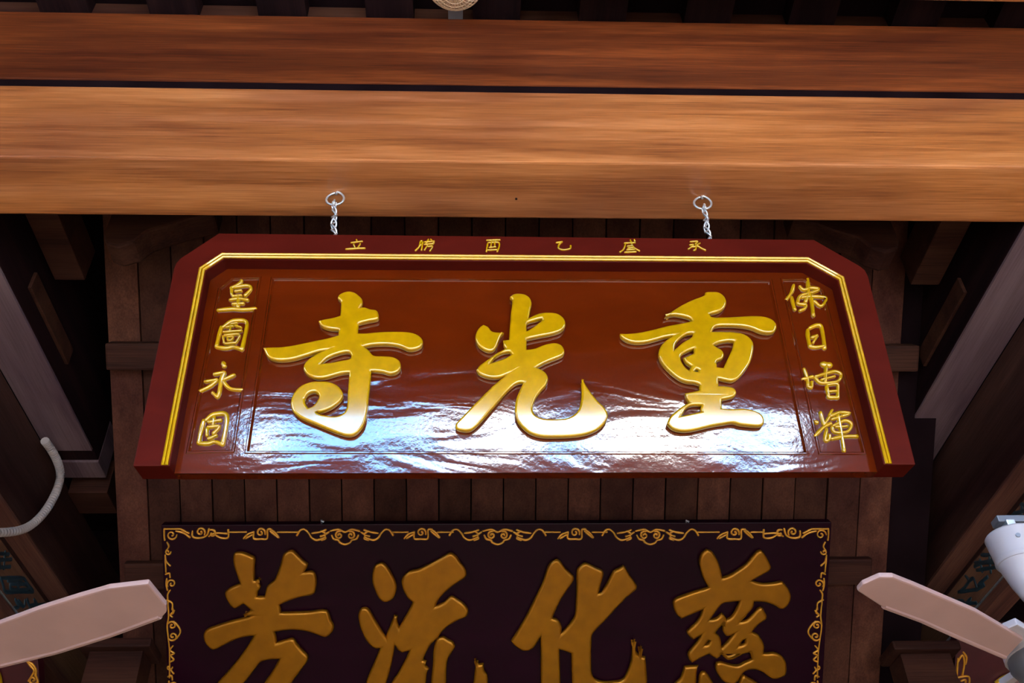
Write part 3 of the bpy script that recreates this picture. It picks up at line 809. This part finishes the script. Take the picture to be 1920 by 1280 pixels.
board = thing('inscribed_board', 'leaning dark plum board with four big dull gold characters and a scroll border', 'sign', FS.P(0, -1.1, -0.03))
tl = FS.uv(302, 984); tr = FS.uv(1559, 984)
vb = -1.12
corners = [(tl[0], vb), (tr[0], vb), (tr[0], tl[1]), (tl[0], tl[1])]
MB().prism([FS.P(a, b, -0.05) for a, b in corners], [FS.P(a, b, 0) for a, b in corners]).build('board', M_DARKLAC, board, bevel=0.004)
HB = 0.006
WB = 0.0056
def border_piece(strokes, label=None, wmul=1.0):
    m = MB()
    for s in strokes: px_stroke(m, FS, s, WB * wmul, HB, 0.0)
    o = m.build('border_scroll', M_GOLD3, board, smooth=60)
    return o
def medallion(c, y):
    return [spiral(c - 11, y + 8, 8, 1.3, -1.2, -1), spiral(c + 11, y + 8, 8, 1.3, 4.3, 1),
            [(c - 27, y), (c - 12, y - 3), (c, y + 2), (c + 12, y - 3), (c + 27, y)],
            [(c - 25, y + 8), (c - 21, y + 15), (c - 13, y + 17), (c - 9, y + 22), (c, y + 25), (c + 9, y + 22), (c + 13, y + 17), (c + 21, y + 15), (c + 25, y + 8)],
            [(c - 30, y + 2), (c - 38, y + 8), (c - 36, y + 14), (c - 44, y + 17)], [(c + 30, y + 2), (c + 38, y + 8), (c + 36, y + 14), (c + 44, y + 17)],
            [(c - 44, y), (c - 36, y + 6), (c - 46, y + 10)], [(c + 44, y), (c + 36, y + 6), (c + 46, y + 10)],
            [(c - 38, y + 12), (c - 52, y + 17), (c - 62, y + 13), (c - 68, y + 4), (c - 76, y - 3), (c - 84, y - 1), (c - 90, y + 8)],
            [(c + 38, y + 12), (c + 52, y + 17), (c + 62, y + 13), (c + 68, y + 4), (c + 76, y - 3), (c + 84, y - 1), (c + 90, y + 8)],
            [(c - 62, y + 4), (c - 48, y + 2), (c - 36, y - 2)], [(c + 62, y + 4), (c + 48, y + 2), (c + 36, y - 2)]]
def key(c, y):
    return [spiral(c, y + 3, 9, 1.25, 0.4, -1), [(c - 13, y + 3), (c - 13, y + 14), (c, y + 15), (c + 12, y + 14), (c + 13, y - 2), (c + 20, y - 3)],
            [(c - 32, y + 14), (c - 24, y + 6), (c - 13, y + 2)], [(c - 28, y + 14), (c - 16, y + 7)], [(c + 20, y - 2), (c + 28, y + 4), (c + 34, y + 12)], [(c + 18, y), (c + 27, y + 8), (c + 33, y + 12)]]
yT = 995
for c in (647, 933, 1219): border_piece(medallion(c, yT))
for c in (489, 790, 1078, 1377): border_piece(key(c, yT))
for a, b in ((428, 462), (520, 560), (735, 765), (820, 850), (1018, 1050), (1110, 1138), (1305, 1348), (1408, 1430)): border_piece([[(a, yT + 2), (b, yT + 2)]], wmul=0.8)
border_piece([[(330, yT), (345, yT + 4), (356, yT + 12)], [(340, yT - 3), (354, yT + 4)], spiral(376, yT + 2, 9, 1.2, 0.6, -1), [(361, yT), (362, yT + 11), (376, yT + 13), (388, yT + 8), (392, yT - 4)],
              spiral(398, yT + 5, 8, 0.9, -2.0, 1), [(392, yT + 10), (404, yT + 4), (426, yT + 5)], [(405, yT + 8), (415, yT + 13), (428, yT + 12), (428, yT - 2)]])
border_piece([[(1530, yT), (1515, yT + 4), (1504, yT + 12)], [(1520, yT - 3), (1506, yT + 4)], spiral(1486, yT + 2, 9, 1.2, 2.5, 1), [(1500, yT), (1499, yT + 11), (1486, yT + 13), (1474, yT + 8), (1470, yT - 4)],
              spiral(1462, yT + 5, 8, 0.9, -1.1, -1), [(1468, yT + 10), (1456, yT + 4), (1432, yT + 5)], [(1455, yT + 8), (1445, yT + 13), (1432, yT + 12), (1432, yT - 2)]])
for sx, s in ((308, 1), (1553, -1)):
    border_piece([[(sx + s * 32, yT - 4), (sx + s * 14, yT - 4), (sx, yT - 4)], [(sx, yT - 4), (sx, yT + 8), (sx + s * 1, yT + 17)], spiral(sx + s * 14, yT + 7, 10, 1.2, 0, s)], wmul=0.8)
    ex = lambda y: sx + s * (y - 1000) * (0.022 if s > 0 else 0.062)
    def V(pts): return [(ex(y) + s * x, y) for x, y in pts]
    def vs_(x, y, r, t, st, sg_): return [(ex(y) + s * (x + q[0]), y + q[1]) for q in spiral(0, 0, r, t, st, sg_)]
    border_piece([V([(5, 1016), (8, 1024), (3, 1032)]), vs_(6, 1034, 6, 1.0, 0, 1), V([(1, 1040), (3, 1052), (10, 1060)]), V([(1, 1046), (2, 1072)])], wmul=0.8)
    for y0 in (1094, 1286):
        border_piece([V([(1, y0 - 18), (8, y0 - 20), (9, y0 - 12)]), vs_(12, y0, 9, 1.2, 2.5, 1), V([(3, y0 - 10), (2, y0 + 2), (4, y0 + 12)]), V([(9, y0 + 12), (4, y0 + 20), (5, y0 + 34)]), V([(2, y0 + 30), (12, y0 + 36), (12, y0 + 48)])], wmul=0.85)
        border_piece([V([(4, y0 + 34), (5, y0 + 60), (2, y0 + 78), (3, y0 + 96), (5, y0 + 122), (5, y0 + 144), (4, y0 + 176)])], wmul=0.7)
        border_piece([V([(12, y0 + 44), (14, y0 + 54), (8, y0 + 58), (12, y0 + 62)]), V([(16, y0 + 50), (10, y0 + 56)])], wmul=0.85)
        border_piece([vs_(11, y0 + 78, 8, 1.2, 3.6, 1), vs_(12, y0 + 98, 9, 1.2, 2.6, -1), V([(14, y0 + 70), (20, y0 + 76), (26, y0 + 86), (25, y0 + 94), (19, y0 + 102)])], wmul=0.85)
        border_piece([V([(12, y0 + 116), (6, y0 + 124), (14, y0 + 130), (7, y0 + 134), (13, y0 + 142), (6, y0 + 146)]), vs_(4, y0 + 156, 6, 0.8, 0, 1), V([(5, y0 + 160), (12, y0 + 168)])], wmul=0.85)

FANG = [[(360, 200), (372, 155), (410, 142), (460, 150), (520, 175), (548, 195), (546, 280), (546, 383), (600, 373), (585, 408), (600, 440), (575, 482), (570, 522), (628, 522), (640, 470),
         (655, 430), (710, 385), (740, 320), (770, 230), (790, 165), (830, 135), (870, 130), (910, 165), (960, 215), (998, 245), (995, 275), (970, 312), (1020, 305), (1055, 320),
         (1073, 370), (1073, 440), (1060, 490), (1030, 512), (930, 530), (840, 560), (758, 597), (767, 620), (772, 658), (900, 655), (1020, 650), (1110, 638), (1160, 642), (1180, 670),
         (1200, 730), (1220, 770), (1215, 815), (1190, 850), (1150, 870), (1110, 862), (1040, 836), (960, 816), (880, 808), (800, 813), (717, 826), (730, 870), (735, 915), (800, 895),
         (855, 880), (885, 890), (910, 930), (960, 990), (1000, 1030), (1003, 1060), (980, 1100), (920, 1180), (850, 1280), (790, 1380), (700, 1470), (600, 1520), (520, 1490), (480, 1420),
         (560, 1400), (600, 1340), (620, 1270), (690, 1170), (755, 1057), (680, 1063), (605, 1080), (560, 1130), (490, 1220), (420, 1300), (320, 1390), (220, 1440), (120, 1450),
         (160, 1340), (210, 1275), (300, 1180), (400, 1060), (480, 950), (537, 858), (450, 871), (360, 901), (270, 946), (195, 980), (150, 955), (115, 900), (108, 850), (135, 805),
         (220, 770), (330, 735), (430, 710), (508, 690), (440, 684), (490, 652), (513, 637), (480, 612), (450, 587), (385, 625), (350, 615), (310, 560), (290, 510), (300, 475),
         (350, 440), (418, 415), (400, 360), (370, 270)]]
LIU = [[(305, 230), (345, 260), (390, 330), (420, 390), (432, 450), (415, 520), (380, 560), (325, 572), (280, 540), (245, 470), (222, 400), (225, 310), (250, 255)],
       [(530, 312), (570, 298), (620, 288), (720, 240), (830, 180), (890, 150), (935, 175), (975, 230), (1010, 275), (1028, 320), (1020, 360), (960, 400), (890, 450), (830, 505), (785, 560),
        (767, 602), (830, 575), (875, 535), (905, 520), (950, 545), (1005, 585), (1040, 630), (1043, 665), (1020, 700), (960, 725), (880, 770), (820, 825), (775, 885), (730, 925),
        (690, 990), (657, 1065), (690, 1075), (680, 1110), (710, 1140), (690, 1180), (680, 1280), (640, 1380), (540, 1420), (430, 1400), (382, 1280), (440, 1180), (500, 1070), (540, 985),
        (510, 995), (475, 1003), (445, 985), (417, 945), (400, 1050), (375, 1160), (340, 1280), (310, 1380), (220, 1430), (140, 1400), (160, 1280), (200, 1170), (250, 1060), (288, 966),
        (250, 968), (210, 945), (160, 880), (125, 800), (105, 720), (105, 670), (130, 625), (170, 618), (200, 640), (240, 710), (290, 790), (340, 868), (347, 835), (380, 760), (410, 680),
        (440, 690), (440, 740), (452, 783), (500, 700), (540, 630), (566, 573), (530, 545), (495, 490), (475, 430), (472, 390), (490, 345)],
       [(772, 893), (825, 865), (870, 890), (915, 915), (930, 950), (905, 1000), (870, 1060), (858, 1140), (855, 1280), (850, 1400), (780, 1420), (725, 1380), (725, 1240), (740, 1080), (742, 990)],
       [(1110, 1050), (1125, 1100), (1175, 1095), (1180, 1160), (1205, 1190), (1208, 1280), (1150, 1380), (950, 1420), (880, 1380), (1000, 1350), (1075, 1290), (1095, 1180)]]
HUA = [[(515, 205), (550, 225), (590, 280), (640, 330), (665, 360), (655, 400), (600, 480), (550, 560), (510, 640), (482, 707), (520, 718), (550, 755), (560, 790), (557, 833), (600, 790),
        (660, 710), (672, 680), (680, 560), (685, 430), (688, 300), (720, 260), (762, 237), (800, 250), (860, 280), (905, 300), (918, 330), (900, 400), (877, 490), (900, 480), (940, 420),
        (980, 340), (1000, 305), (1050, 280), (1085, 258), (1105, 275), (1140, 340), (1190, 410), (1203, 440), (1195, 465), (1130, 520), (1040, 610), (940, 720), (870, 790), (822, 850),
        (815, 950), (812, 1080), (820, 1180), (850, 1230), (920, 1250), (1000, 1248), (1080, 1230), (1120, 1160), (1150, 1070), (1160, 960), (1175, 880), (1190, 980), (1215, 1020), (1235, 940),
        (1245, 1035), (1275, 1040), (1285, 1160), (1288, 1280), (1260, 1400), (1100, 1450), (900, 1450), (740, 1420), (660, 1330), (645, 1200), (640, 1010), (590, 992), (541, 976),
        (545, 1100), (550, 1280), (545, 1420), (460, 1440), (385, 1420), (380, 1280), (380, 1080), (377, 876), (350, 920), (310, 970), (255, 990), (210, 980), (160, 945), (125, 905),
        (180, 820), (250, 700), (330, 540), (400, 390), (440, 270), (475, 225)]]
CI = [[(425, 120), (465, 135), (500, 180), (530, 240), (550, 310), (560, 362), (620, 340), (700, 290), (760, 245), (820, 175), (860, 135), (895, 132), (930, 175), (960, 230), (975, 275),
       (960, 305), (900, 340), (815, 390), (900, 410), (1000, 405), (1065, 395), (1095, 420), (1130, 470), (1145, 520), (1130, 580), (1090, 625), (1050, 628), (1010, 605), (940, 577), (870, 570),
       (831, 569), (825, 610), (780, 670), (720, 735), (770, 720), (830, 660), (870, 620), (900, 620), (925, 660), (940, 700), (925, 725), (870, 762), (812, 826), (860, 845), (900, 900),
       (918, 950), (910, 1005), (950, 1005), (1000, 1002), (1060, 1025), (1100, 1080), (1108, 1130), (1100, 1190), (1060, 1215), (1000, 1228), (960, 1215), (900, 1170), (840, 1147), (790, 1150),
       (750, 1165), (720, 1200), (690, 1250), (640, 1272), (570, 1250), (520, 1190), (497, 1130), (505, 1090), (540, 1080), (600, 1095), (690, 1110), (750, 1082), (808, 1058), (792, 1000),
       (740, 1015), (660, 1055), (610, 1065), (570, 1040), (550, 1010), (545, 1030), (510, 1055), (480, 1040), (445, 1015), (380, 1045), (300, 1090), (275, 1060), (265, 1010), (300, 960), (350, 900),
       (373, 857), (310, 893), (280, 870), (255, 830), (270, 805), (330, 750), (370, 690), (388, 637), (300, 676), (210, 715), (170, 680), (140, 610), (140, 560), (170, 535), (260, 500),
       (350, 470), (438, 445), (400, 380), (370, 290), (360, 220), (380, 160)],
      [(457, 718), (490, 672), (560, 587), (630, 572), (703, 564), (680, 620), (640, 690), (598, 720), (577, 682), (552, 664), (512, 704)],
      [(502, 833), (540, 787), (560, 767), (560, 810), (590, 860), (620, 860), (653, 846), (600, 910), (552, 960), (548, 900), (532, 860)],
      [(415, 935), (438, 902), (450, 905), (432, 930)], [(706, 940), (738, 897), (754, 892), (746, 924)],
      [(235, 1120), (290, 1115), (355, 1112), (340, 1180), (335, 1280), (300, 1400), (200, 1420), (120, 1340), (150, 1270), (200, 1220)],
      [(375, 1175), (410, 1165), (445, 1200), (480, 1260), (540, 1350), (640, 1400), (600, 1460), (450, 1400), (360, 1300), (357, 1220)],
      [(700, 1266), (720, 1212), (745, 1195), (780, 1215), (850, 1255), (920, 1310), (980, 1400), (900, 1420), (780, 1330)]]
for nm, L_, ox in (('leftmost of the four big gold characters', FANG, 360), ('second big gold character from the left, with a round dot', LIU, 650),
                   ('third big gold character from the left, two-part', HUA, 930), ('rightmost of the four big gold characters', CI, 1230)):
    glyph('raised_character', L_, FS, (ox, 1000, 4.571), 0.0, 0.030, 0.013, M_GOLD2, board, nm, 4)
for px in (603, 1287):
    a, b = FS.uv(px, 980)
    m = MB()
    m.tube([FS.P(a, b - 0.02, -0.02), FS.P(a, b + 0.012, 0.0), FS.P(a + 0.012, b + 0.006, 0.004)], 0.005, 6)
    m.build('hanging_clip', M_STEEL, board, smooth=60)

# partly seen boards in the bays to either side
for side in ('left', 'right'):
    L = side == 'left'
    r = thing('side_bay_board', 'dark red board with gold scroll border, mostly cut off at the lower %s corner' % side, 'sign', FS.P(-3.2 if L else 3.4, -1.2, -0.03))
    ed = FS.uv(72, 1250)[0] if L else FS.uv(1790, 1250)[0]
    vt = -0.505
    a, b = (ed - 2.6, ed) if L else (ed, ed + 2.6)
    MB().prism([FS.P(a, -1.4, -0.06), FS.P(b, -1.4, -0.06), FS.P(b, vt, -0.06), FS.P(a, vt, -0.06)],
               [FS.P(a, -1.4, 0), FS.P(b, -1.4, 0), FS.P(b, vt, 0), FS.P(a, vt, 0)]).build('board', plain('wine_red_lacquer_' + side, (0.045, 0.004, 0.007), 0.4), r, bevel=0.004)
    m = MB()
    if L:
        for s in ([(48, 1234), (56, 1246), (64, 1256), (60, 1266), (54, 1276)], [(52, 1240), (60, 1244), (68, 1256), (66, 1268)], spiral(62, 1274, 9, 1.2, 0, 1), [(66, 1262), (72, 1284), (66, 1300)]):
            px_stroke(m, FS, s, WB, HB, 0.0)
        m.build('border_scroll', M_GOLD3, r, smooth=60)
        glyph('raised_character', [[(-60, 1240), (-20, 1235), (4, 1262), (4, 1300), (-30, 1340), (-80, 1330)]], FS, (0, 0, 1.0), 0.0, 0.03, 0.012, M_GOLD, r, 'sliver of a gold character')
    else:
        for s in ([(1796, 1240), (1804, 1228), (1808, 1242), (1804, 1266)], [(1796, 1234), (1794, 1262), (1793, 1290)], [(1806, 1222), (1812, 1232), (1810, 1244)], [(1794, 1270), (1816, 1268), (1816, 1290)],
                  [(1802, 1276), (1810, 1274), (1810, 1284)]):
            px_stroke(m, FS, s, WB, HB, 0.0)
        m.build('border_scroll', M_GOLD3, r, smooth=60)
        glyph('raised_character', [[(1884, 1177), (1888, 1168), (1904, 1166), (1912, 1174), (1950, 1170), (1980, 1184), (1950, 1198), (1925, 1194), (1905, 1198), (1880, 1194), (1866, 1188), (1880, 1185)]],
              FS, (0, 0, 1.0), 0.0, 0.03, 0.010, M_GOLD, r, 'gold character above the fan blade')
        glyph('raised_character', [[(1862, 1276), (1876, 1266), (1890, 1260), (1910, 1256), (1920, 1270), (1890, 1282), (1868, 1284)]],
              FS, (0, 0, 1.0), 0.0, 0.03, 0.010, M_GOLD, r, 'gold character partly hidden by the fan')

finish_glyphs()

# ---------------------------------------------------------------- ceiling fans on side bars
FT_ = 2.4
hub_r = CAM + ray(1985, 1228) * FT_
ZF = hub_r.z
def fan(side):
    L = side == 'left'
    if L:
        tip = [(276, 1102), (312, 1133), (313, 1143), (306, 1150)]
        topx = [(276, 1102), (201, 1113), (144, 1129), (72, 1151), (0, 1176), (-60, 1198)]
        botx = [(306, 1150), (216, 1183), (108, 1215), (0, 1241), (-60, 1254)]
        edge = [on_z(*p, ZF) for p in topx] ; edge2 = [on_z(*p, ZF) for p in botx]
        hub = (edge[-1] + edge2[-1]) / 2
        d = (hub - on_z(312, 1140, ZF)); d.z = 0
        hub = on_z(312, 1140, ZF) + d.normalized() * (hub_r - on_z(1610, 1100, ZF)).length
        outline = edge[::-1] + [on_z(*p, ZF) for p in tip[1:-1]] + edge2
    else:
        topx = [(1920, 1200), (1832, 1152), (1716, 1104), (1677, 1089), (1652, 1087)]
        tipx = [(1618, 1097), (1607, 1106)]
        botx = [(1652, 1133), (1724, 1161), (1796, 1190), (1884, 1226)]
        hub = hub_r
        outline = [on_z(*p, ZF) for p in topx + tipx + botx]
    r = thing('ceiling_fan', 'cream-bladed white ceiling fan at the lower %s edge of the view' % side, 'fan', (hub.x, hub.y, ZF))
    Mh = Matrix.Translation(hub)
    def T(p, k):
        c, s = math.cos(k), math.sin(k); q = p - hub
        return Vector((hub.x + q.x * c - q.y * s, hub.y + q.x * s + q.y * c, p.z))
    n = len(outline)
    cen = sum(outline, Vector()) / n
    ax = (cen - hub); ax.z = 0; ax.normalize(); side_v = Vector((-ax.y, ax.x, 0))
    tilt = (-0.16 if L else 0.16)
    def lift(p): return p + Vector((0, 0, (p - hub).dot(side_v) * tilt))
    for k in range(3):
        a = 2 * math.pi * k / 3
        lo = [T(lift(p), a) for p in outline]; up = [p + Vector((0, 0, 0.012)) for p in lo]
        b = MB().prism(lo, up).build('blade', M_BLADE, r, bevel=0.004)
        # rolled lip along one edge of the blade
        ln = [T(lift(p + (cen - p).normalized() * 0.006), a) + Vector((0, 0, 0.003)) for p in (outline[8:] if L else outline[len(outline) - 4:])]
        MB().tube(ln, 0.007, 6).build('rolled_lip', M_BLADE, b, smooth=60)
        root = T(hub + ax * 0.10, a) + Vector((0, 0, 0.01)); out = T(hub + ax * (0.22), a) + Vector((0, 0, 0.01))
        sv = T(hub + side_v, a) - hub
        sv.z = 0
        MB().prism([root - sv * 0.025, out - sv * 0.045, out + sv * 0.045, root + sv * 0.025],
                   [p + Vector((0, 0, 0.018)) for p in (root - sv * 0.025, out - sv * 0.045, out + sv * 0.045, root + sv * 0.025)]).build('blade_iron', M_WHITE, r, bevel=0.004)
    MB().lathe([(0.05, -0.055), (0.10, -0.05), (0.118, -0.02), (0.118, 0.0)], Mh, 32).build('motor_bowl', M_GREY, r, smooth=40)
    MB().lathe([(0.124, 0.0), (0.124, 0.045), (0.09, 0.065), (0.03, 0.075)], Mh, 32).build('motor_housing', M_WHITE, r, smooth=40)
    hz = on_y(1899, 1003, hub_r.y).z - ZF
    MB().lathe([(0.012, 0.06), (0.012, hz - 0.1)], Mh, 12).build('down_rod', M_WHITE, r, smooth=40)
    can = MB().lathe([(0.022, hz - 0.205), (0.045, hz - 0.14), (0.0585, hz - 0.085), (0.0605, hz - 0.08), (0.0625, hz - 0.07), (0.068, hz - 0.005), (0.064, hz)], Mh, 36).build('canopy', M_WHITE, r, smooth=30)
    MB().lathe([(0.0620, hz - 0.083), (0.0640, hz - 0.079), (0.0640, hz - 0.074), (0.0635, hz - 0.070)], Mh, 36).build('rim_band', M_WHITE, can, smooth=40)
    aa = math.radians(-108 if not L else -72)
    q = hub + Vector((0.066 * math.cos(aa), 0.066 * math.sin(aa), hz - 0.035))
    MB().lathe([(0.006, -0.002), (0.006, 0.002)], Matrix.Translation(q) @ Vector((math.cos(aa), math.sin(aa), 0)).to_track_quat('Z', 'Y').to_matrix().to_4x4(), 12).build('screw_hole', M_GREY, can)
    MB().box((hub.x - 0.012, hub.y - 0.025, hz + ZF), (hub.x + 0.012, hub.y + 0.025, hz + ZF + 0.035)).build('hanger_bracket', M_STEEL, r, bevel=0.003)
    xe = -2.95 if L else 3.05
    bar = MB().box((min(hub.x - 0.03, xe) if L else hub.x - 0.03, hub.y - 0.02, hz + ZF + 0.03), (hub.x + 0.03 if L else xe, hub.y + 0.02, hz + ZF + 0.05)).build('hanger_bar', M_GREY, r, bevel=0.003)
fan('left'); fan('right')

# ---------------------------------------------------------------- flexible conduit
cp = [(84, 826), (98, 846), (108, 866), (113, 886), (111, 905), (101, 931), (83, 960), (61, 982), (36, 994), (0, 998), (-40, 996)]
pts2 = smooth_line([(on_x(x, y, -1.985).y, on_x(x, y, -1.985).z) for x, y in cp], 40)
path = [Vector((-1.985, a, b)) for a, b in pts2]
rad = [0.0200 if i % 6 < 3 else 0.0155 for i in range(len(path))]
o = MB().tube(path, rad, 10).build('flexible_conduit', M_CONDUIT, smooth=60)
tag(o, 'white corrugated conduit curving down from the left side beam', 'conduit')

# ---------------------------------------------------------------- round mesh lamp at the top edge
lc = on_y(852, 8, 2.05)
lamp = thing('mesh_lamp', 'rim of a round beige mesh lamp poking in at the top edge', 'lamp', (lc.x, lc.y, lc.z))
ML = Matrix.Translation((lc.x, lc.y, lc.z + 0.075))
m = MB()
for j in range(7):
    a = math.radians(12 + 12 * j)
    r_ = 0.115 * math.sin(a); z_ = 0.115 * (1 - math.cos(a)) * 0.8
    m.tube([ML @ Vector((r_ * math.cos(t), r_ * math.sin(t), z_)) for t in [2 * math.pi * i / 40 for i in range(40)]], 0.0022, 5, closed=True)
for i in range(32):
    t = 2 * math.pi * i / 32
    m.tube([ML @ Vector((0.115 * math.sin(math.radians(q)) * math.cos(t), 0.115 * math.sin(math.radians(q)) * math.sin(t), 0.115 * (1 - math.cos(math.radians(q))) * 0.8)) for q in (6, 20, 34, 48, 62, 76, 88)], 0.002, 5)
m.build('mesh_guard', M_BEIGE, lamp, smooth=60)
MB().lathe([(0.03, 0.02), (0.09, 0.045), (0.108, 0.09), (0.11, 0.16), (0.06, 0.2)], ML, 32).build('lamp_body', M_BEIGE, lamp, smooth=40)
MB().box((lc.x - 0.03, lc.y + 0.05, lc.z + 0.19), (lc.x + 0.03, YF + 0.001, lc.z + 0.22)).build('mounting_arm', M_GREY, lamp)
